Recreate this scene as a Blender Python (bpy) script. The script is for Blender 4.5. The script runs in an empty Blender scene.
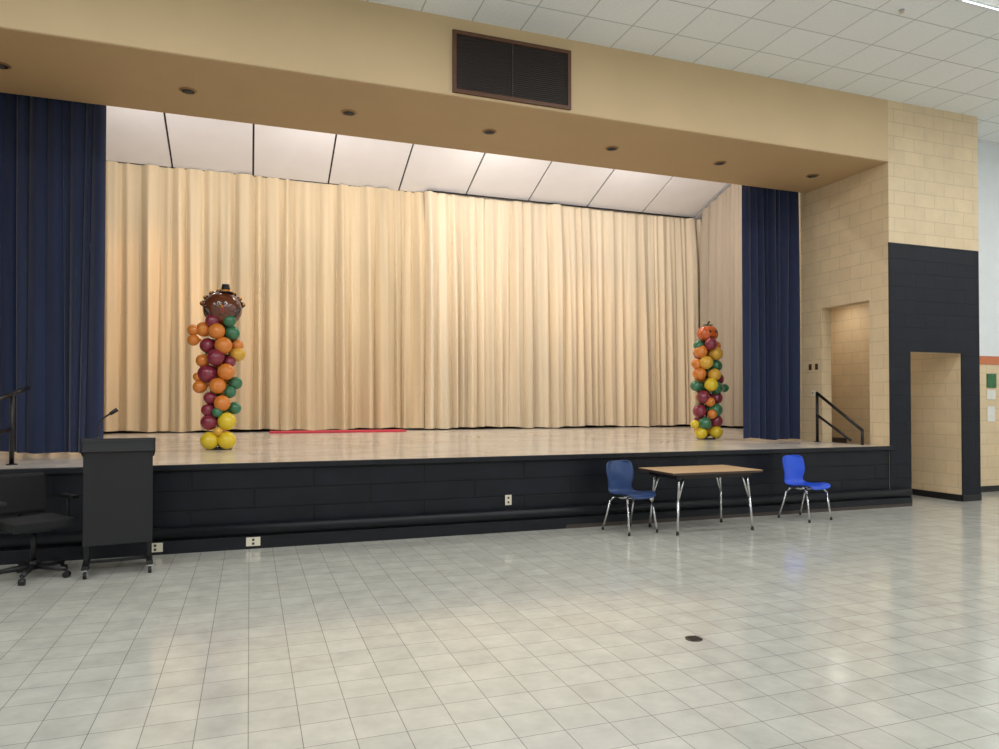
import bpy, bmesh, math, random
from mathutils import Vector, Matrix
random.seed(7)
sc = bpy.context.scene
sc.view_settings.view_transform = 'Standard'
sc.view_settings.look = 'None'

# ------------------------------------------------------------------ materials
MATS = {}
def s2l(c):
    return tuple(((x/255.0)/12.92 if x/255.0 <= 0.04045 else ((x/255.0+0.055)/1.055)**2.4) for x in c)
def base(name):
    m = bpy.data.materials.new(name); m.use_nodes = True
    nt = m.node_tree; b = nt.nodes['Principled BSDF']
    MATS[name] = m
    return m, nt, b
def plain(name, rgb, rough=0.6, metal=0.0, noise=0.06, nscale=6.0, spec=0.5, bump=0.0, sheen=0.0, coat=0.0, stretch=(1,1,1)):
    m, nt, b = base(name)
    col = s2l(rgb)
    tc = nt.nodes.new('ShaderNodeTexCoord')
    mp = nt.nodes.new('ShaderNodeMapping'); mp.inputs['Scale'].default_value = stretch
    nt.links.new(tc.outputs['Object'], mp.inputs['Vector'])
    n = nt.nodes.new('ShaderNodeTexNoise'); n.inputs['Scale'].default_value = nscale; n.inputs['Detail'].default_value = 4
    nt.links.new(mp.outputs['Vector'], n.inputs['Vector'])
    r = nt.nodes.new('ShaderNodeValToRGB')
    r.color_ramp.elements[0].position = 0.3; r.color_ramp.elements[1].position = 0.7
    r.color_ramp.elements[0].color = (*[c*(1-noise) for c in col], 1)
    r.color_ramp.elements[1].color = (*[min(1, c*(1+noise)) for c in col], 1)
    nt.links.new(n.outputs['Fac'], r.inputs['Fac'])
    nt.links.new(r.outputs['Color'], b.inputs['Base Color'])
    b.inputs['Roughness'].default_value = rough
    b.inputs['Metallic'].default_value = metal
    b.inputs['Specular IOR Level'].default_value = spec
    b.inputs['Sheen Weight'].default_value = sheen
    b.inputs['Coat Weight'].default_value = coat
    b.inputs['Coat Roughness'].default_value = 0.05
    if bump:
        bp = nt.nodes.new('ShaderNodeBump'); bp.inputs['Strength'].default_value = bump; bp.inputs['Distance'].default_value = 0.01
        nt.links.new(n.outputs['Fac'], bp.inputs['Height']); nt.links.new(bp.outputs['Normal'], b.inputs['Normal'])
    return m
def blocks(name, rgb, mortar_mul=0.9, bw=0.406, bh=0.203, rough=0.5, msize=0.006, off=0.5, vary=0.03, mode='wall', noise=0.06, bump=0.35, mortar_rgb=None, nscale=3.0, spec=0.5, zoff=0.0, roughvar=0.0):
    m, nt, b = base(name); L = nt.links; N = nt.nodes
    col = s2l(rgb)
    tc = N.new('ShaderNodeTexCoord'); sp = N.new('ShaderNodeSeparateXYZ'); L.new(tc.outputs['Object'], sp.inputs[0])
    cb = N.new('ShaderNodeCombineXYZ')
    if mode == 'wall':
        ad = N.new('ShaderNodeMath'); ad.operation = 'ADD'; L.new(sp.outputs[0], ad.inputs[0]); L.new(sp.outputs[1], ad.inputs[1])
        L.new(ad.outputs[0], cb.inputs[0])
        az = N.new('ShaderNodeMath'); az.operation = 'ADD'; az.inputs[1].default_value = zoff
        L.new(sp.outputs[2], az.inputs[0]); L.new(az.outputs[0], cb.inputs[1])
    else:
        L.new(sp.outputs[0], cb.inputs[0]); L.new(sp.outputs[1], cb.inputs[1])
    br = N.new('ShaderNodeTexBrick'); br.offset = off; br.squash = 1.0
    br.inputs['Scale'].default_value = 1.0
    br.inputs['Brick Width'].default_value = bw; br.inputs['Row Height'].default_value = bh
    br.inputs['Mortar Size'].default_value = msize; br.inputs['Mortar Smooth'].default_value = 0.3
    br.inputs['Bias'].default_value = 0.0
    br.inputs['Color1'].default_value = (*[c*(1-vary) for c in col], 1)
    br.inputs['Color2'].default_value = (*[min(1, c*(1+vary)) for c in col], 1)
    mc = s2l(mortar_rgb) if mortar_rgb else [c*mortar_mul for c in col]
    br.inputs['Mortar'].default_value = (*mc, 1)
    L.new(cb.outputs[0], br.inputs['Vector'])
    n = N.new('ShaderNodeTexNoise'); n.inputs['Scale'].default_value = nscale; n.inputs['Detail'].default_value = 8; n.inputs['Roughness'].default_value = 0.65
    L.new(tc.outputs['Object'], n.inputs['Vector'])
    mr = N.new('ShaderNodeMapRange'); mr.inputs[1].default_value = 0.3; mr.inputs[2].default_value = 0.7
    mr.inputs[3].default_value = 1-noise; mr.inputs[4].default_value = 1+noise
    L.new(n.outputs['Fac'], mr.inputs[0])
    mx = N.new('ShaderNodeMix'); mx.data_type = 'RGBA'; mx.blend_type = 'MULTIPLY'; mx.inputs[0].default_value = 1.0
    L.new(br.outputs['Color'], mx.inputs[6]); L.new(mr.outputs[0], mx.inputs[7])
    L.new(mx.outputs[2], b.inputs['Base Color'])
    b.inputs['Roughness'].default_value = rough; b.inputs['Specular IOR Level'].default_value = spec
    if roughvar:
        n2 = N.new('ShaderNodeTexNoise'); n2.inputs['Scale'].default_value = 1.3; n2.inputs['Detail'].default_value = 5
        L.new(tc.outputs['Object'], n2.inputs['Vector'])
        m2 = N.new('ShaderNodeMapRange'); m2.inputs[1].default_value=.3; m2.inputs[2].default_value=.7
        m2.inputs[3].default_value = rough-roughvar; m2.inputs[4].default_value = rough+roughvar
        L.new(n2.outputs['Fac'], m2.inputs[0]); L.new(m2.outputs[0], b.inputs['Roughness'])
    if bump:
        iv = N.new('ShaderNodeMath'); iv.operation = 'SUBTRACT'; iv.inputs[0].default_value = 1.0
        L.new(br.outputs['Fac'], iv.inputs[1])
        bp = N.new('ShaderNodeBump'); bp.inputs['Strength'].default_value = bump; bp.inputs['Distance'].default_value = 0.006
        L.new(iv.outputs[0], bp.inputs['Height']); L.new(bp.outputs['Normal'], b.inputs['Normal'])
    return m

blocks('tan_block', (222,199,162), 0.80, rough=0.55)
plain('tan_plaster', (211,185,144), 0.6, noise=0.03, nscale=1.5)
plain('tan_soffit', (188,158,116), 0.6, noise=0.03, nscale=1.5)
blocks('black_block', (20,23,32), 0.5, rough=0.5, noise=0.2, bump=0.6, spec=0.25)
blocks('black_stage_face', (18,20,28), 0.3, bw=1.22, bh=0.203, rough=0.42, noise=0.35, bump=0.9, spec=0.3, msize=0.008)
blocks('floor_tile', (187,187,178), 0.5, bw=0.229, bh=0.229, rough=0.15, msize=0.0022, off=0.0, vary=0.05, mode='floor', noise=0.12, bump=0.12, mortar_rgb=(124,124,117), nscale=5, spec=0.7, roughvar=0.05)
blocks('stage_tile', (210,202,190), 0.8, bw=0.305, bh=0.305, rough=0.17, msize=0.0025, off=0.0, vary=0.05, mode='floor', noise=0.12, bump=0.1, nscale=2, roughvar=0.05)
blocks('ceiling_tile', (240,242,240), 0.7, bw=0.61, bh=0.61, rough=0.9, msize=0.009, off=0.0, vary=0.02, mode='floor', noise=0.05, bump=0.2, mortar_rgb=(190,193,190), nscale=30)
plain('black_paint', (16,18,25), 0.42, noise=0.2, spec=0.35)
plain('baseboard_vinyl', (24,22,24), 0.45)
plain('baseboard_brown', (66,56,50), 0.5)
plain('white_wall', (230,234,235), 0.7, noise=0.02)
plain('orange_trim_paint', (200,120,80), 0.6)
plain('stage_dark_wall', (90,84,78), 0.9)
plain('panel_white', (236,235,235), 0.75, noise=0.02, nscale=2)
plain('track_dark', (35,33,34), 0.5, metal=0.3)
plain('cream_fabric', (216,196,160), 0.85, noise=0.15, nscale=1.2, sheen=0.1, stretch=(3,1,0.08))  # vertical streaks: cloth tone variation plus fold shading painted into the colour
plain('cream_fabric_pale', (222,206,177), 0.85, noise=0.12, nscale=1.2, sheen=0.1, stretch=(3,1,0.08))  # same streaks: fabric variation, also painted fold contrast
plain('beige_gray_fabric', (180,166,146), 0.85, noise=0.08, nscale=1.2, sheen=0.1, stretch=(1,3,0.08))
plain('navy_velvet', (30,42,76), 0.9, noise=0.15, nscale=2, sheen=0.25, stretch=(1,1,0.15))
plain('chrome', (200,200,200), 0.2, metal=1.0)
plain('brass_rim', (150,118,78), 0.4, metal=0.4)
plain('lamp_dark', (30,24,20), 0.5)
plain('vent_frame', (96,62,42), 0.5)
plain('vent_dark', (50,42,38), 0.6)
plain('plastic_black', (16,16,20), 0.45)
plain('fabric_black', (16,16,20), 0.85)
plain('rail_black', (14,14,16), 0.35)
plain('plastic_navy', (42,66,112), 0.3)
plain('plastic_blue', (22,78,205), 0.28)
plain('wood_laminate', (198,164,124), 0.35, noise=0.1, nscale=3, stretch=(1,8,1))
plain('laminate_edge', (70,50,38), 0.5)
plain('ivory_plate', (226,218,196), 0.4)
plain('outlet_slot', (60,58,54), 0.5)
plain('red_mat_vinyl', (205,50,72), 0.5)
plain('poster_green', (60,110,70), 0.6, noise=0.3, nscale=30)
plain('paper_white', (232,230,222), 0.7)
plain('drain_metal', (92,84,76), 0.4, metal=0.3)
plain('b_orange', (228,136,54), 0.22, coat=0.4, noise=0.02)
plain('b_gold', (228,178,64), 0.22, coat=0.4, noise=0.02)
plain('b_yellow', (236,206,48), 0.22, coat=0.4, noise=0.02)
plain('b_maroon', (138,46,66), 0.2, coat=0.4, noise=0.02)
plain('b_green', (60,122,86), 0.22, coat=0.4, noise=0.02)
plain('turkey_brown', (104,54,32), 0.18, coat=0.6, noise=0.05)
plain('turkey_dark', (62,34,26), 0.25, coat=0.4)
plain('hat_black', (20,18,20), 0.35)
plain('eye_white', (240,240,236), 0.3)
plain('beak_orange', (238,150,30), 0.3)
plain('wattle_red', (190,34,30), 0.3)
plain('pumpkin_orange', (214,98,38), 0.2, coat=0.5)
plain('stem_brown', (88,66,34), 0.5)

# ------------------------------------------------------------------ builder
class MB:
    def __init__(s): s.bm = bmesh.new(); s.mats = []
    def mi(s, m):
        if m not in s.mats: s.mats.append(m)
        return s.mats.index(m)
    def box(s, x0,x1,y0,y1,z0,z1, mat, M=None):
        vs = [s.bm.verts.new((x,y,z)) for x in (x0,x1) for y in (y0,y1) for z in (z0,z1)]
        if M is not None:
            for v in vs: v.co = M @ v.co
        idx = [(0,1,3,2),(4,6,7,5),(0,4,5,1),(2,3,7,6),(0,2,6,4),(1,5,7,3)]
        for f in idx:
            fc = s.bm.faces.new([vs[i] for i in f]); fc.material_index = s.mi(mat)
        return vs
    def cyl(s, p0, p1, r0, r1=None, mat='chrome', seg=12, caps=True):
        if r1 is None: r1 = r0
        p0 = Vector(p0); p1 = Vector(p1); d = (p1-p0).normalized()
        a = d.orthogonal().normalized(); b = d.cross(a)
        A=[];B=[]
        for i in range(seg):
            t = 2*math.pi*i/seg; o = a*math.cos(t)+b*math.sin(t)
            A.append(s.bm.verts.new(p0+o*r0)); B.append(s.bm.verts.new(p1+o*r1))
        k = s.mi(mat)
        for i in range(seg):
            j=(i+1)%seg
            f = s.bm.faces.new((A[i],A[j],B[j],B[i])); f.smooth=True; f.material_index=k
        if caps:
            f=s.bm.faces.new(list(reversed(A))); f.material_index=k
            f=s.bm.faces.new(B); f.material_index=k
    def sph(s, c, r, mat, seg=16, M=None, fn=None):
        if not hasattr(r,'__len__'): r=(r,r,r)
        k = s.mi(mat); rings = max(6, seg//2+2)
        c = Vector(c); R=[]
        for i in range(rings+1):
            ph = math.pi*i/rings; row=[]
            n = 1 if i in (0,rings) else seg
            for j in range(n):
                th = 2*math.pi*j/seg
                p = Vector((math.sin(ph)*math.cos(th), math.sin(ph)*math.sin(th), math.cos(ph)))
                if fn: p = fn(p, th, ph)
                p = Vector((p.x*r[0], p.y*r[1], p.z*r[2]))
                if M is not None: p = M @ p
                row.append(s.bm.verts.new(c+p))
            R.append(row)
        for i in range(rings):
            for j in range(seg):
                j2=(j+1)%seg
                a=R[i]; b=R[i+1]
                if len(a)==1: vs=(a[0],b[j],b[j2])
                elif len(b)==1: vs=(a[j],b[0],a[j2])
                else: vs=(a[j],b[j],b[j2],a[j2])
                f=s.bm.faces.new(vs); f.smooth=True; f.material_index=k
    def tube(s, pts, r, mat, seg=10):
        for i in range(len(pts)-1): s.cyl(pts[i],pts[i+1],r,r,mat,seg)
        for p in pts[1:-1]: s.sph(p,r,mat,seg)
    def done(s, name, parent=None, bevel=0, loc=None, rotz=0):
        bmesh.ops.recalc_face_normals(s.bm, faces=s.bm.faces)
        me = bpy.data.meshes.new(name); s.bm.to_mesh(me); s.bm.free()
        for m in s.mats: me.materials.append(MATS[m])
        o = bpy.data.objects.new(name, me); sc.collection.objects.link(o)
        if parent: o.parent = parent
        if loc is not None: o.location = loc
        o.rotation_euler[2] = rotz
        if bevel:
            bv = o.modifiers.new('bevel','BEVEL'); bv.width = bevel; bv.segments = 2; bv.limit_method='ANGLE'
        return o
def empty(name, loc=(0,0,0), rotz=0):
    e = bpy.data.objects.new(name, None); e.empty_display_size = 0.2
    e.location = loc; e.rotation_euler[2]=rotz
    sc.collection.objects.link(e); return e
def curve_interp(pts, n):
    out=[]
    P=[Vector(p) for p in pts]; m=len(P)
    for i in range(m-1):
        p0=P[max(i-1,0)];p1=P[i];p2=P[i+1];p3=P[min(i+2,m-1)]
        for k in range(n):
            t=k/n
            out.append(0.5*((2*p1)+(-p0+p2)*t+(2*p0-5*p1+4*p2-p3)*t*t+(-p0+3*p1-3*p2+p3)*t**3))
    out.append(P[-1]); return out

# ------------------------------------------------------------------ room shell
YS=7.86; SZ=0.88; XL=-2.98; XR=8.88; SOF=5.08; CZ=6.0; HB=9.5
YC=16.5; ZC=6.66; YB=17.6; XW=13.2
b=MB(); b.box(-8,14,-6,11.2,-0.1,0,'floor_tile'); b.done('floor')
b=MB(); b.box(-8.2,14.2,-6.2,YS,CZ,CZ+0.1,'ceiling_tile'); b.box(10.73,14.2,YS,8.6,CZ,CZ+0.1,'ceiling_tile'); b.done('ceiling')
b=MB(); b.box(-8.2,-8,-6,YS+.2,0,CZ,'white_wall'); b.done('wall_left')
b=MB(); b.box(14,14.2,-6,8.8,0,CZ,'white_wall'); b.done('wall_right')
b=MB(); b.box(-8.2,14.2,-6.2,-6,0,CZ,'white_wall'); b.done('wall_back')

# header
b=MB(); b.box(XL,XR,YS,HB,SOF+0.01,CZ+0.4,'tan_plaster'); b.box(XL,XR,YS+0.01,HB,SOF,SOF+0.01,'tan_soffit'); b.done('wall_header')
# front wall right pier
b=MB()
K=0.015; F=YS+K
for (x0,x1,z0,z1) in ((XR,9.29,0,3.89),(9.29,10.34,2.28,3.89),(10.34,10.73,0,3.89)):
    b.box(x0,x1,YS,F,z0,z1,'black_block')
    b.box(x0,x1,F,8.06,z0,z1,'tan_block')
b.box(XR,10.73,YS,8.06,3.89,CZ+.1,'tan_block')
b.box(10.34,10.73,8.06,11,0,CZ+.1,'tan_block')
b.done('wall_front_right')
b=MB()
b.box(-8,XL,YS,F,0,3.89,'black_block'); b.box(-8,XL,F,8.06,0,3.89,'tan_block'); b.box(-8,XL,YS,8.06,3.89,CZ+.1,'tan_block'); b.done('wall_front_left')
# stage side wall right with doorway
b=MB()
b.box(XR,XR+.2,8.06,8.22,0,SOF,'tan_block'); b.box(XR,XR+.2,8.22,9.17,3.08,SOF,'tan_block')
b.box(XR,XR+.2,9.17,11,0,SOF,'tan_block'); b.box(XR,XR+.2,8.06,11,SOF,6.6,'tan_block')
b.box(XR+.2,10.34,10.85,11,0,6.6,'tan_block')
b.box(XR+.2,10.34,8.06,10.85,3.4,3.5,'tan_plaster')
b.done('wall_stage_right')
b=MB(); b.box(XL-.2,XL,8.06,HB,0,6.4,'tan_block'); b.done('wall_stage_left')
# passage baseboard & stairs
b=MB(); b.box(10.325,10.34,F,8.9,0,0.1,'baseboard_vinyl'); b.done('baseboard_passage')
b=MB()
for i in range(5):
    b.box(9.09,10.32,8.95+i*0.28,10.84,i*0.176,(i+1)*0.176,'baseboard_brown')
b.done('stage_stairs')
# far wall section on the right
b=MB()
b.box(10.73,14,8.6,8.8,2.32,CZ,'white_wall'); b.box(10.73,14,8.6,8.8,0,2.18,'tan_block'); b.done('wall_far_right')
b=MB(); b.box(10.73,14,8.585,8.8,2.18,2.32,'orange_trim_paint'); b.done('trim_1')
b=MB(); b.box(10.73,14,8.585,8.6,0,0.1,'baseboard_vinyl'); b.done('baseboard_far_right')
b=MB(); b.box(10.73,10.742,YS,8.6,0,0.1,'baseboard_vinyl'); b.box(10.34,10.73,YS-.012,YS,0,0.1,'baseboard_vinyl'); b.box(9.17,9.29,YS-.012,YS,0,0.1,'baseboard_vinyl'); b.done('baseboard_front_right')
b=MB(); b.box(11.9,12.12,8.585,8.6,1.78,2.02,'poster_green'); b.done('poster')
b=MB(); b.box(11.9,12.1,8.588,8.6,1.58,1.74,'paper_white'); b.done('paper_notice')
b=MB(); b.box(11.9,12.08,8.588,8.6,1.2,1.46,'paper_white'); b.done('paper_notice.001')

# stage platform
b=MB()
b.box(-6,XR,YS+0.02,YB,0.0,SZ-.02,'black_stage_face')
b.box(-6,XR,YS+0.045,YB,SZ-.02,SZ,'stage_tile')
b.box(XR,XW,11,YB,0,SZ,'stage_tile')
b.done('stage_floor')
b=MB(); b.box(XL,XR+.03,YS-0.02,YS+0.045,SZ-0.055,SZ+.002,'black_paint'); b.done('trim_stage_edge', bevel=0.006)
b=MB()
b.box(XL,9.17,YS-0.1,YS+.015,0,0.13,'black_paint'); b.cyl((XL,YS-0.06,0.2),(9.17,YS-0.06,0.2),0.06,0.06,'black_paint',16)
b.box(XL,9.17,YS-0.05,YS+.015,0.13,0.2,'black_paint')
b.box(3.6,9.17,YS-0.106,YS-0.1,0,0.045,'baseboard_brown')
b.done('trim_stage_base')
# stage house shell
b=MB(); b.box(-6,XW,YB,YB+.2,0,9.5,'stage_dark_wall'); b.done('wall_stage_back')
b=MB(); b.box(-6.2,-6,YS+.2,YB+.2,0,9.5,'stage_dark_wall'); b.box(XW,XW+.2,11,YB+.2,0,9.5,'stage_dark_wall'); b.box(10.73,XW,10.85,11,0,9.5,'stage_dark_wall'); b.done('wall_stage_wings')
b=MB(); b.box(-6.2,XW+.2,YS,YB+.2,9.5,9.6,'stage_dark_wall'); b.done('ceiling_stage')
b=MB(); b.box(-6.2,XW,HB-.1,HB,CZ+.4,9.5,'stage_dark_wall'); b.done('wall_stage_upper')

# sloped acoustic ceiling panels
th=math.radians(19.3)
b=MB(); PW=YC*0.1
M=Matrix.Translation((0,YC+.25,ZC-.06)) @ Matrix.Rotation(-th,4,'X')
for k in range(-3,10):
    x0=YC*-.0972+PW*k
    x1=min(x0+PW,XW-.05)
    if x1-x0<.2: break
    b.box(x0+0.02,x1-0.02,-4.6,0,0,0.04,'panel_white',M)
b.box(-5.9,XW-.05,-4.6,0,0.045,0.08,'track_dark',M)
b.done('ceiling_acoustic_panels')

# ------------------------------------------------------------------ curtains
def curtain(name, p0, p1, z0, z1, mat, smin, smax, amp, seed, z1end=None, topk=.6):
    rnd=random.Random(seed)
    p0=Vector(p0);p1=Vector(p1); L=(p1-p0).length; d=(p1-p0)/L; n=Vector((-d.y,d.x))
    knots=[0.0]; amps=[]
    while knots[-1]<L:
        wv=rnd.uniform(smin,smax)
        if rnd.random()<.3: wv*=.55
        knots.append(knots[-1]+wv); amps.append(amp*rnd.uniform(.3,1.0)*min(1,wv/(.6*smax)))
    sc_=L/knots[-1]; knots=[k*sc_ for k in knots]
    dr=[rnd.uniform(-1,1) for _ in knots]; dr[0]=0; dr[-1]=0
    ph=[rnd.uniform(0,6) for _ in knots]
    tilt=[rnd.uniform(-.3,.3) for _ in knots]
    rows=22; sub=16
    bm=bmesh.new(); grid=[]
    for j in range(rows+1):
        tz=j/rows; row=[]
        tk=1-topk*tz**5
        for k in range(len(knots)-1):
            a0=knots[k]+dr[k]*.08*(1-tz); a1=knots[k+1]+dr[k+1]*.08*(1-tz)
            A=amps[k]*(1.0+.25*(1-tz)+.2*math.sin(tz*4+ph[k]))*tk
            for i in range(sub):
                t=i/sub
                tt=t+tilt[k]*t*(1-t)*1.6
                h=abs(math.sin(math.pi*tt))**0.85
                s=a0+(a1-a0)*t
                y=-A*h+(amp*.3*math.sin(s*1.7+seed)+.10*amp*math.sin(s*31+tz*2))*tk
                zt=z1 if z1end is None else z1+(z1end-z1)*min(1,s/L)
                z=z0+(zt-z0)*tz
                if j==0: z+=0.018*math.sin(s*2.1+seed)+.01*math.sin(s*9)
                q=p0+d*s+n*y
                row.append(bm.verts.new((q.x,q.y,z)))
        grid.append(row)
    for j in range(rows):
        for i in range(len(grid[0])-1):
            f=bm.faces.new((grid[j][i],grid[j][i+1],grid[j+1][i+1],grid[j+1][i])); f.smooth=True
    me=bpy.data.meshes.new(name); bm.to_mesh(me); bm.free(); me.materials.append(MATS[mat])
    o=bpy.data.objects.new(name,me); sc.collection.objects.link(o); return o
CB=SZ+.045
c1=curtain('backdrop_curtain',(-5.4,YC+.22),(4.1,YC+.22),CB,ZC-.04,'cream_fabric',0.22,0.44,0.25,3)
c2=curtain('backdrop_curtain.001',(3.95,YC+.1),(11.95,YC+.1),CB,ZC-.04,'cream_fabric_pale',0.22,0.44,0.25,11)
SX=11.62; sl=math.tan(th)
c3=curtain('side_curtain',(SX,YC-.27),(SX,13.2),CB,ZC+.04,'beige_gray_fabric',0.22,0.4,0.16,5,z1end=ZC-.05+(YC-13.2)*sl)
c4=curtain('navy_leg_curtain',(-2.9,9.72),(-1.66,9.72),SZ+.04,5.9,'navy_velvet',0.14,0.24,0.12,8,topk=.2)
c5=curtain('navy_leg_curtain.001',(7.76,9.72),(8.87,9.72),SZ+.04,5.9,'navy_velvet',0.14,0.22,0.12,9,topk=.2)
b=MB(); b.cyl((-5.2,YC+.2,ZC-.03),(4.0,YC+.2,ZC-.03),0.02,0.02,'track_dark'); b.done('curtain_track',c1)
b=MB(); b.cyl((4.0,YC,ZC-.03),(11.5,YC,ZC-.03),0.02,0.02,'track_dark'); b.done('curtain_track',c2)
b=MB(); b.cyl((-2.9,9.7,5.92),(-1.7,9.7,5.92),0.025,0.025,'track_dark'); b.done('curtain_track',c4)
b=MB(); b.cyl((7.8,9.7,5.92),(8.86,9.7,5.92),0.025,0.025,'track_dark'); b.done('curtain_track',c5)

# ------------------------------------------------------------------ fixtures
for i,x in enumerate([-2.5,-0.68,1.13,2.95,4.76,6.56,8.3]):
    e=empty('recessed_downlight' ,(x,8.73,SOF))
    b=MB()
    seg=24
    for a in range(seg):
        t0=2*math.pi*a/seg;t1=2*math.pi*(a+1)/seg
        vs=[b.bm.verts.new((r*math.cos(t),r*math.sin(t),z)) for r,t,z in ((.098,t0,-.002),(.098,t1,-.002),(.072,t1,-.014),(.072,t0,-.014))]
        f=b.bm.faces.new(vs); f.material_index=b.mi('brass_rim')
    b.cyl((0,0,-.011),(0,0,-.001),.075,.075,'lamp_dark',24)
    b.sph((0,0,-.012),(.045,.045,.02),'outlet_slot')
    b.done('rim_and_lens',e)

# vent
e=empty('header_air_vent',(0,0,0))
b=MB()
x0,x1,z0,z1=2.20,3.71,5.12,5.85
b.box(x0,x1,YS-.03,YS-.001,z0,z0+.045,'vent_frame'); b.box(x0,x1,YS-.03,YS-.001,z1-.045,z1,'vent_frame')
b.box(x0,x0+.045,YS-.03,YS-.001,z0+.045,z1-.045,'vent_frame'); b.box(x1-.045,x1,YS-.03,YS-.001,z0+.045,z1-.045,'vent_frame')
b.done('frame',e)
b=MB(); b.box(x0+.045,x1-.045,YS-.008,YS-.001,z0+.045,z1-.045,'vent_dark')
nl=26
for i in range(nl):
    z=z0+.06+(z1-z0-.12)*i/(nl-1)
    b.box(x0+.045,x1-.045,YS-.02,YS-.008,z-.004,z+.004,'vent_dark')
b.box(2.93,2.95,YS-.024,YS-.008,z0+.045,z1-.045,'vent_dark')
b.done('louvers',e)

# ceiling troffers
def troffer(x,y,p=36):
    e=empty('ceiling_troffer_light',(x,y,CZ))
    b=MB()
    b.box(-.63,.63,-.33,-.29,-.035,0,'white_wall'); b.box(-.63,.63,.29,.33,-.035,0,'white_wall')
    b.box(-.63,-.59,-.29,.29,-.035,0,'white_wall'); b.box(.59,.63,-.29,.29,-.035,0,'white_wall')
    b.done('frame',e)
    l=bpy.data.lights.new('tube_light','AREA'); l.shape='RECTANGLE'; l.size=1.16; l.size_y=.56; l.energy=p; l.color=(0.985,0.99,1.0)
    o=bpy.data.objects.new('tube_light',l); sc.collection.objects.link(o); o.parent=e; o.location=(0,0,-.02)
for y in (5.3,2.7,-0.4,-3.5):
    for x in (-4.7,-1.6,1.5,4.6,8.0,12.2):
        troffer(x,y,38 if x<10 else 62)

# stage border lights (above header line of sight)
def area(name,loc,target,sx,sy,power,col,parent=None):
    l=bpy.data.lights.new(name,'AREA'); l.shape='RECTANGLE'; l.size=sx; l.size_y=sy; l.energy=power; l.color=col
    o=bpy.data.objects.new(name,l); sc.collection.objects.link(o); o.location=loc
    o.rotation_euler=(Vector(target)-Vector(loc)).to_track_quat('-Z','Y').to_euler(); return o
for i,(x,p) in enumerate(((-2.4,55),(1.2,58),(4.9,84),(8.6,55))):
    e=empty('stage_border_light',(0,0,0))
    b=MB(); b.box(x-.3,x+.3,13.5,13.8,7.08,7.18,'track_dark')
    b.cyl((x-.2,13.65,7.15),(x-.2,13.65,7.6),.012,.012,'track_dark'); b.cyl((x+.2,13.65,7.15),(x+.2,13.65,7.6),.012,.012,'track_dark')
    b.done('housing',e)
    o=area('lamp',(x,13.65,7.06),(x+1.2,15.9,3.6),.45,.2,p,(1.0,0.93,0.87)); o.parent=e
# overhead stage floor wash
for x in (-.5,3.0,6.5):
    e=empty('stage_floor_light')
    b=MB(); b.box(x-.6,x+.6,11.3,11.6,6.9,7.0,'track_dark'); b.done('housing',e)
    o=area('lamp',(x,11.45,6.88),(x,12.2,.9),1.1,.25,50,(1.0,0.96,0.92)); o.parent=e
# unseen fill lamps added to brighten the sloped panels
for x in (-1.2,2.2,5.6,9.0):
    e=empty('panel_fill_light')
    b=MB(); b.box(x-.3,x+.3,11.5,11.65,6.2,6.3,'track_dark'); b.done('housing',e)
    o=area('lamp',(x,11.72,6.25),(x,15.3,7.1),.5,.08,56,(1.0,0.96,1.0)); o.parent=e
# warm spots
def spot(loc,tgt,power,col,ang,blend=1.0):
    e=empty('stage_spotlight')
    v=(Vector(tgt)-Vector(loc)).normalized()
    b=MB(); L0=Vector(loc)
    b.cyl(L0-v*.3,L0-v*.02,.08,.1,'track_dark',16); b.done('can',e)
    l=bpy.data.lights.new('bulb','SPOT'); l.energy=power; l.color=col; l.spot_size=math.radians(ang); l.spot_blend=blend; l.shadow_soft_size=.12
    o=bpy.data.objects.new('bulb',l); sc.collection.objects.link(o); o.location=loc
    o.rotation_euler=v.to_track_quat('-Z','Y').to_euler(); o.parent=e
Y0=12.6; Z0=6.75
spot((2.6,Y0,Z0),(-1.1,YC,2.3),560,(1,.54,.22),34)
spot((0.8,Y0,Z0),(-2.6,YC,3.6),440,(1,.54,.22),38)
spot((-1.6,Y0,Z0),(2.4,YC,2.4),240,(1,.72,.44),40)
spot((2.6,Y0,Z0),(6.4,YC,3.6),340,(1,.80,.58),42)
spot((5.4,Y0,Z0),(9.2,YC,3.0),360,(1,.66,.38),40)
spot((8.8,Y0,Z0),(4.8,YC,2.6),230,(1,.82,.66),40)
# unseen lamp added to lift the passage interior
e=empty('passage_fill_light',(9.7,9.9,3.4))
b=MB(); b.box(-.3,.3,-.15,.15,-.05,0,'white_wall'); b.done('base',e)
l=bpy.data.lights.new('diffuser','AREA'); l.shape='RECTANGLE'; l.size=.56; l.size_y=.26; l.energy=7; l.color=(1,.93,.82)
o=bpy.data.objects.new('diffuser',l); sc.collection.objects.link(o); o.parent=e; o.location=(0,0,-.055)

# outlets / switches
def plate(name,loc,w,h,facing,m='ivory_plate'):
    e=empty(name,loc)
    b=MB()
    if facing=='y':
        b.box(-w/2,w/2,-.008,0,-h/2,h/2,m)
        for s in(-1,1): b.box(-.012,.012,-.011,-.008,s*h*.22-.012,s*h*.22+.012,'outlet_slot')
    else:
        b.box(-.008,0,-w/2,w/2,-h/2,h/2,m)
        b.box(-.014,-.008,-.008,.008,-.018,.018,'outlet_slot')
    b.done('cover',e,bevel=.002)
plate('wall_outlet',(2.90,YS+.02,.36),.08,.12,'y')
plate('wall_outlet',(0.04,YS-.1,.075),.14,.09,'y')
plate('wall_outlet',(-0.88,YS-.1,.075),.14,.09,'y')
plate('light_switch',(XR,9.42,2.12),.06,.1,'x','laminate_edge')
plate('light_switch',(XR,9.28,2.12),.06,.1,'x','laminate_edge')
plate('light_switch',(XR,9.36,1.68),.08,.1,'x')

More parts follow.
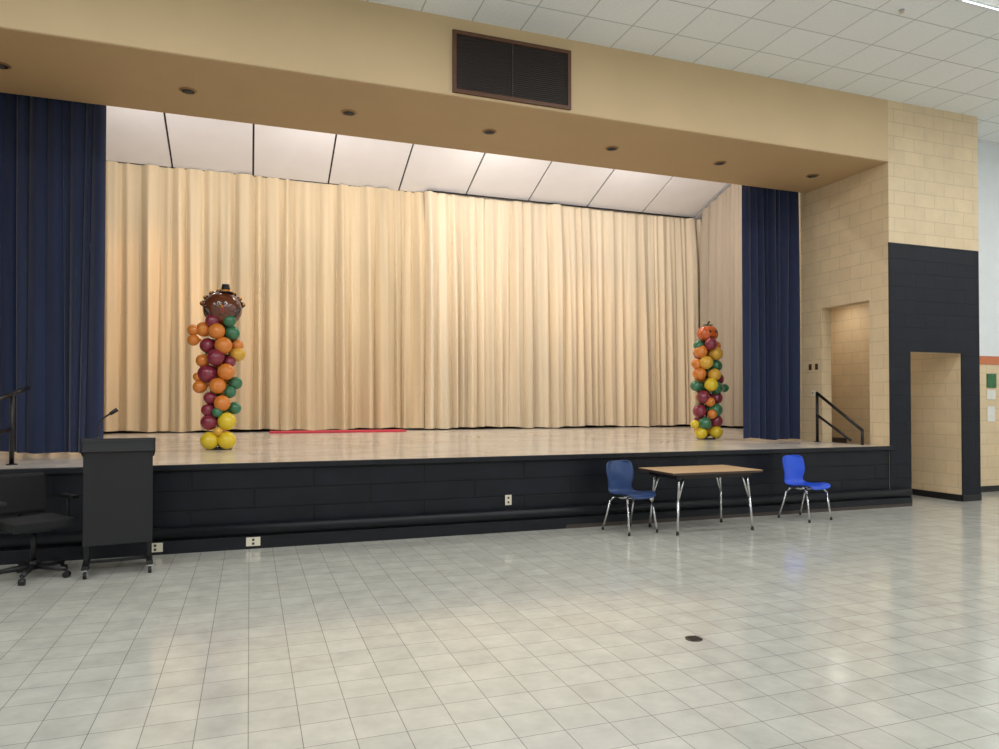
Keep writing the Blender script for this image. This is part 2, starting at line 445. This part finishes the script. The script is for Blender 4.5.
# drain
b=MB(); b.cyl((2.68,3.85,0),(2.68,3.85,.004),.055,.055,'drain_metal',24)
for i in range(-2,3): b.box(2.68-.04,2.68+.04,3.85+i*.018-.004,3.85+i*.018+.004,.004,.006,'lamp_dark')
b.done('floor_drain')

# rails
def rail(name,x,ya,yb):
    b=MB()
    b.tube([(x,ya,SZ),(x,ya,1.68),(x,yb,1.10)],.024,'rail_black')
    b.tube([(x,ya,1.32),(x,yb+.22,.94)],.02,'rail_black')
    b.tube([(x,yb,1.10),(x,yb,SZ)],.022,'rail_black')
    b.cyl((x,ya,SZ),(x,ya,SZ+.012),.05,.05,'rail_black')
    return b.done(name)
rail('stair_handrail',8.76,9.15,8.25)
b=MB()
b.tube([(-2.28,8.42,SZ),(-2.28,8.42,1.62)],.022,'rail_black')
b.tube([(-2.28,8.95,1.68),(-2.28,8.42,1.6),(-2.42,8.1,1.5),(-2.6,7.98,1.42)],.022,'rail_black')
b.tube([(-2.28,8.42,1.25),(-2.6,7.98,1.1)],.018,'rail_black')
b.cyl((-2.28,8.42,SZ),(-2.28,8.42,SZ+.012),.05,.05,'rail_black')
b.tube([(-2.6,7.98,1.42),(-2.6,7.98,SZ)],.02,'rail_black')
b.done('stair_handrail.001')
# wall handrail in passage
b=MB(); b.tube([(10.27,9.4,2.4),(10.27,8.9,2.38)],.02,'rail_black'); b.cyl((10.34,9.1,2.39),(10.27,9.1,2.39),.012,.012,'rail_black'); b.done('wall_grab_rail')

# red mat
b=MB(); b.box(0.4,3.3,YC-.95,YC-.45,SZ,SZ+.04,'red_mat_vinyl'); b.done('red_floor_mat',bevel=.01)

# ------------------------------------------------------------------ table
e=empty('folding_table')
tx0,tx1,ty0,ty1,tz=4.50,5.74,6.85,7.6,.72
b=MB(); b.box(tx0,tx1,ty0,ty1,tz-.005,tz,'wood_laminate'); b.box(tx0,tx1,ty0,ty1,tz-.03,tz-.005,'laminate_edge'); b.done('top',e,bevel=.003)
b=MB()
b.box(tx0+.1,tx1-.1,ty0+.08,ty0+.1,tz-.08,tz-.03,'lamp_dark'); b.box(tx0+.1,tx1-.1,ty1-.1,ty1-.08,tz-.08,tz-.03,'lamp_dark')
b.box(tx0+.1,tx0+.12,ty0+.1,ty1-.1,tz-.08,tz-.03,'lamp_dark'); b.box(tx1-.12,tx1-.1,ty0+.1,ty1-.1,tz-.08,tz-.03,'lamp_dark')
b.done('apron',e)
i=0
for sx in(0,1):
    for sy in(0,1):
        i+=1
        x=(tx0+.16) if sx==0 else (tx1-.14); y=(ty0+.12) if sy==0 else (ty1-.12)
        ox=(-.05 if sx==0 else .05); oy=(-.04 if sy==0 else .04); ix=-ox
        b=MB()
        b.tube([(x,y,tz-.03),(x+ox*.5,y+oy*.5,.4),(x+ox,y+oy,.02)],.015,'chrome')
        b.tube([(x+ix*1.6,y,tz-.03),(x+ox*.35,y+oy*.35,.40),(x+ox*.65,y+oy*.65,.26)],.012,'chrome')
        b.cyl((x+ox,y+oy,0),(x+ox,y+oy,.03),.018,.018,'plastic_black')
        b.done('leg_%d'%i,e)

# ------------------------------------------------------------------ school chairs
def school_chair(name,loc,rot,shell):
    e=empty(name,loc,rot)
    prof=curve_interp([(-.225,.405,.36),(-.205,.44,.41),(-.1,.45,.43),(0,.435,.43),(.1,.43,.41),(.165,.445,.38),(.2,.50,.36),(.215,.58,.39),(.232,.68,.42),(.25,.77,.40),(.258,.80,.35),(.262,.815,.26)],4)
    bm=bmesh.new(); rows=[]
    n=14
    for i,p in enumerate(prof):
        y,z,w=p; row=[]
        back=min(1,max(0,(z-.46)/.15)) if y>.1 else 0
        for j in range(n+1):
            t=j/n*2-1
            x=t*w/2
            yy=y-back*.055*t*t*1.0
            zz=z+(1-back)*.022*t**4
            row.append(bm.verts.new((x,yy,zz)))
        rows.append(row)
    for i in range(len(rows)-1):
        for j in range(n):
            f=bm.faces.new((rows[i][j],rows[i][j+1],rows[i+1][j+1],rows[i+1][j])); f.smooth=True
    me=bpy.data.meshes.new('shell'); bm.to_mesh(me); bm.free(); me.materials.append(MATS[shell])
    o=bpy.data.objects.new('shell',me); sc.collection.objects.link(o); o.parent=e
    sd=o.modifiers.new('solid','SOLIDIFY'); sd.thickness=.009; sd.offset=0
    k=0
    for s in(-1,1):
        k+=1; b=MB()
        b.tube([(s*.16,.02,.418),(s*.165,-.12,.42),(s*.19,-.16,.36),(s*.215,-.215,.015)],.0125,'chrome'); b.cyl((s*.215,-.215,0),(s*.215,-.215,.03),.015,.015,'plastic_black'); b.done('leg_%d'%k,e)
        k+=1; b=MB()
        b.tube([(s*.16,-.06,.41),(s*.165,.1,.41),(s*.185,.15,.36),(s*.215,.25,.015)],.0125,'chrome'); b.cyl((s*.215,.25,0),(s*.215,.25,.03),.015,.015,'plastic_black'); b.done('leg_%d'%k,e)
    b=MB(); b.cyl((-.165,-.11,.412),(.165,-.11,.412),.01,.01,'chrome'); b.cyl((-.165,.08,.405),(.165,.08,.405),.01,.01,'chrome')
    b.done('crossbars',e)
    return e
school_chair('school_chair',(4.24,7.34,0),math.radians(12),'plastic_navy')
school_chair('school_chair',(6.85,7.36,0),math.radians(10),'plastic_blue')

# ------------------------------------------------------------------ lectern
e=empty('lectern',(-1.11,7.15,0),math.radians(8))
b=MB()
b.box(-.27,.27,-.19,-.165,.27,1.10,'plastic_black')
b.box(-.27,-.245,-.165,.2,.27,1.10,'plastic_black'); b.box(.245,.27,-.165,.2,.27,1.10,'plastic_black')
b.box(-.245,.245,-.165,.2,.27,.295,'plastic_black'); b.box(-.245,.245,-.165,.2,.66,.68,'plastic_black')
b.done('cabinet',e,bevel=.004)
b=MB()
M=Matrix.Translation((0,0,1.135))@Matrix.Rotation(math.radians(-10),4,'X')
b.box(-.29,.29,-.21,.21,-.015,.015,'plastic_black',M); b.box(-.29,.29,-.21,-.19,.015,.03,'plastic_black',M)
b.box(-.29,-.27,-.21,.21,-.09,.03,'plastic_black',M); b.box(.27,.29,-.21,.21,-.09,.03,'plastic_black',M); b.box(-.29,.29,-.21,-.19,-.09,.0,'plastic_black',M)
b.box(.10,.26,-.1,.12,.015,.022,'wood_laminate',M)
b.done('reading_top',e,bevel=.004)
b=MB()
for s in(-1,1):
    b.box(s*.25-.02,s*.25+.02,-.02,.03,.1,.27,'plastic_black'); b.box(s*.25-.025,s*.25+.025,-.24,.24,.075,.11,'plastic_black')
b.box(-.23,.23,-.015,.015,.085,.11,'plastic_black')
b.done('base_frame',e,bevel=.004)
k=0
for sx in(-1,1):
    for sy in(-1,1):
        k+=1; b=MB(); x=sx*.25;y=sy*.22
        b.cyl((x-.014,y,.03),(x+.014,y,.03),.03,.03,'plastic_black',16); b.box(x-.02,x-.016,y-.015,y+.015,.03,.075,'chrome'); b.box(x+.016,x+.02,y-.015,y+.015,.03,.075,'chrome'); b.box(x-.02,x+.02,y-.02,y+.02,.068,.076,'chrome')
        b.done('caster_%d'%k,e)
b=MB(); pts=curve_interp([(-.17,.05,1.13),(-.17,.05,1.27),(-.14,.06,1.36),(-.06,.08,1.42)],5)
b.tube(pts,.008,'rail_black',8); b.cyl((-.075,.075,1.41),(-.02,.09,1.45),.015,.02,'plastic_black',12); b.cyl((-.17,.05,1.12),(-.17,.05,1.17),.03,.02,'plastic_black')
b.done('gooseneck_microphone',e)

# ------------------------------------------------------------------ office chair
e=empty('office_chair',(-1.76,7.12,0),math.radians(35))
b=MB()
for i in range(5):
    a=2*math.pi*i/5+.3; c,s=math.cos(a),math.sin(a)
    b.cyl((0,0,.1),(c*.29,s*.29,.075),.028,.018,'plastic_black')
    b.cyl((c*.29,s*.29,.08),(c*.29,s*.29,.03),.008,.008,'plastic_black')
    b.cyl((c*.29-s*.022,s*.29+c*.022,.027),(c*.29+s*.022,s*.29-c*.022,.027),.027,.027,'plastic_black',14)
b.cyl((0,0,.07),(0,0,.15),.04,.035,'plastic_black'); b.cyl((0,0,.15),(0,0,.42),.022,.022,'plastic_black')
b.done('star_base',e)
b=MB(); b.box(-.1,.1,-.13,.13,.40,.43,'plastic_black'); b.box(-.24,.24,-.24,.23,.43,.51,'fabric_black'); b.done('seat',e,bevel=.03)
b=MB()
M=Matrix.Translation((0,.27,.52))@Matrix.Rotation(math.radians(-8),4,'X')
b.box(-.21,.21,-.03,.03,.0,.36,'fabric_black',M); b.done('backrest',e,bevel=.028)
b=MB(); b.tube([(0,.1,.41),(0,.29,.42),(0,.32,.55),(0,.34,.72)],.02,'plastic_black'); b.done('back_support',e)
for k,s in ((1,-1),(2,1)):
    b=MB(); b.tube([(s*.2,.0,.42),(s*.28,.0,.44),(s*.28,.02,.66)],.014,'plastic_black'); b.box(s*.28-.03,s*.28+.03,-.13,.13,.66,.69,'plastic_black'); b.done('armrest_%d'%k,e,bevel=.006)

# ------------------------------------------------------------------ balloon columns
CM={'O':'b_orange','D':'b_gold','Y':'b_yellow','M':'b_maroon','G':'b_green'}
def balloonfn(p,th,ph):
    k=1.0+0.10*max(0,-p.z)**2
    return Vector((p.x*(1-.06*max(0,-p.z)),p.y*(1-.06*max(0,-p.z)),p.z*k))
def column(name,center,lst,cu,bv,mx,mz,rscale):
    e=empty(name,center)
    rnd=random.Random(4)
    b=MB()
    keys='OMGDY'
    def put(x,y,z,r,c):
        out=Vector((x,y,0)); 
        if out.length<.01: out=Vector((0,-1,0))
        out.normalize(); out=(out+Vector((0,0,rnd.uniform(-.3,.3)))).normalized()
        q=(out).to_track_quat('Z','Y').to_matrix()
        b.sph((x,y,z),r,CM[c],18,M=q,fn=balloonfn)
        t=Vector((x,y,z))-out*r*1.1
        b.cyl(t+out*.02,t-out*.012,.008,.016,CM[c],8)
    for (u,v,r,c) in lst:
        x=(u-cu)*mx; z=(bv-v)*mz; rr=r*rscale
        z=max(z,rr)
        R=.17; y=-math.sqrt(max(0.0025,R*R-x*x))
        put(x,y,z,rr,c)
        c2=rnd.choice(keys[:4]); 
        if rr>.07: put(-x*.45,-y*.8+.02,z+.02,rr*.9,c2)
    b.cyl((0,0,.0),(0,0,(bv-lst[-1][1])*mz),.015,.015,'plastic_black')
    b.cyl((0,0,0),(0,0,.02),.16,.16,'plastic_black',24)
    b.done('balloons',e)
    return e
left=[(209,441,9.5,'Y'),(227,440,9.5,'Y'),(218,431,5,'D'),(208,422,8.5,'M'),(227,421,9.5,'Y'),(217,412,5.5,'G'),(207,410,7,'M'),(222,403,8.5,'O'),(235,408,7,'G'),(209,398,6.5,'M'),
(198,387,7,'O'),(217,386,8.5,'O'),(230,392,6.5,'G'),(236,383,7,'G'),(206,374,10,'M'),(226,372,9,'O'),(196,377,5,'O'),(215,358,9,'M'),(201,361,7,'O'),(230,362,6,'M'),(238,354,8,'D'),
(206,346,8,'M'),(223,346,9,'O'),(238,345,6,'O'),(232,333,8,'G'),(216,332,8.5,'O'),(202,330,8,'O'),(191,341,6,'O'),(191,331,6,'O'),(211,322,7,'M'),(229,321,7,'G')]
eL=column('balloon_column',(-.39,10.44,SZ),left,219,449,.0120,.01376,.0130)
right=[(701,433,6.5,'Y'),(715,432,6.5,'Y'),(695,424,4.5,'Y'),(703,423,6.5,'G'),(716,421,6.5,'M'),(709,414,5,'O'),(700,411,7,'M'),(714,410,7,'G'),(707,402,5,'O'),(718,398,6.5,'M'),(702,397,7,'M'),(716,388,7,'G'),
(708,385,7,'Y'),(696,386,5.5,'G'),(727,388,4.5,'G'),(700,374,7,'O'),(712,375,6.5,'D'),(720,379,6,'M'),(704,363,7,'D'),(717,366,6.5,'G'),(697,364,5.5,'O'),(701,352,7,'O'),(715,354,7,'D'),(708,345,6.5,'M'),(699,346,5,'G'),(718,346,5,'O')]
eR=column('balloon_column',(7.62,10.55,SZ),right,709,439,.0195,.01773,.0172)
# turkey topper
tz=(449-309)*.01376
b=MB()
b.sph((0.03,-.02,tz),(.255,.2,.245),'turkey_brown',28)
b.done('turkey_foil_balloon',eL)
b=MB()
for i in range(8):
    a=math.radians(18+ i*144/7); c,s=math.cos(a),math.sin(a)
    M=Matrix(((s,0,c),(0,1,0),(-c,0,s)))
    b.sph((.03+c*.2,.03,tz+s*.19),(.06,.035,.1),'turkey_dark',12,M=M)
    b.sph((.03+c*.27,.02,tz+s*.25),(.04,.03,.036),'turkey_brown' if i%2 else 'turkey_dark',12)
    b.sph((.03+c*.285,.005,tz+s*.27),(.018,.018,.018),'beak_orange',10)
b.done('turkey_feathers',eL)
b=MB()
for s in(-1,1):
    b.sph((.03+s*.045,-.212,tz+.06),(.018,.012,.022),'eye_white',14); b.sph((.03+s*.042,-.222,tz+.055),(.010,.008,.014),'hat_black',10)
    b.sph((.03+s*.17,-.12,tz-.06),(.05,.05,.11),'turkey_dark',12,M=Matrix.Rotation(s*.6,3,'Y'))
b.cyl((.03,-.205,tz+.015),(.03,-.26,tz-.005),.026,.002,'beak_orange',12); b.sph((.045,-.215,tz-.035),(.014,.012,.032),'wattle_red',10)
b.done('turkey_face',eL)
b=MB(); hz=tz+.22
b.cyl((.07,-.05,hz),(.07,-.05,hz+.015),.1,.095,'hat_black',20); b.cyl((.07,-.05,hz+.015),(.07,-.05,hz+.12),.062,.05,'hat_black',20); b.cyl((.07,-.05,hz+.018),(.07,-.05,hz+.042),.064,.061,'beak_orange',20)
b.done('pilgrim_hat',eL)
# pumpkin topper
pz=(439-334)*.01773
b=MB()
def pf(p,th,ph):
    k=1-.09*abs(math.cos(th*4))**6
    z=p.z*(.85)-.12*math.exp(-((p.x**2+p.y**2)*9))*(1 if p.z>0 else -1)
    return Vector((p.x*k,p.y*k,z))
b.sph((.02,-.02,pz),(.19,.17,.185),'pumpkin_orange',48,fn=pf); b.done('pumpkin_foil_balloon',eR)
b=MB(); b.tube(curve_interp([(.02,-.02,pz+.12),(.025,-.02,pz+.18),(.06,-.02,pz+.22)],4),.018,'stem_brown'); 
b.sph((.08,-.03,pz+.16),(.05,.03,.015),'b_green',10); b.sph((-.04,-.03,pz+.16),(.045,.03,.015),'b_green',10)
b.done('pumpkin_stem',eR)
b=MB()
for s in(-1,1): b.sph((.02+s*.06,-.175,pz+.03),(.02,.015,.03),'hat_black',10)
b.tube([(.02+.08*math.cos(a),-.18+.02*abs(math.cos(a)),pz-.02+.05*math.sin(a)) for a in [math.pi+math.pi*i/8 for i in range(9)]],.007,'hat_black',8)
b.done('pumpkin_face',eR)

# ceiling sprinkler
b=MB(); b.cyl((7.0,6.0,CZ-.03),(7.0,6.0,CZ),.012,.03,'chrome'); b.cyl((7.0,6.0,CZ-.035),(7.0,6.0,CZ-.03),.025,.025,'chrome'); b.done('ceiling_sprinkler')

# ------------------------------------------------------------------ world & camera
w=bpy.data.worlds.new('world'); sc.world=w; w.use_nodes=True
w.node_tree.nodes['Background'].inputs[0].default_value=(.8,.85,.9,1); w.node_tree.nodes['Background'].inputs[1].default_value=.15
cam=bpy.data.cameras.new('camera'); cam.sensor_width=36; cam.lens=705/999*36; cam.clip_end=200
co=bpy.data.objects.new('camera',cam); sc.collection.objects.link(co)
co.location=(0,0,1.5); co.rotation_euler=(math.radians(90.8),0,math.radians(-19.5))
cam.shift_y=0.0197
sc.camera=co
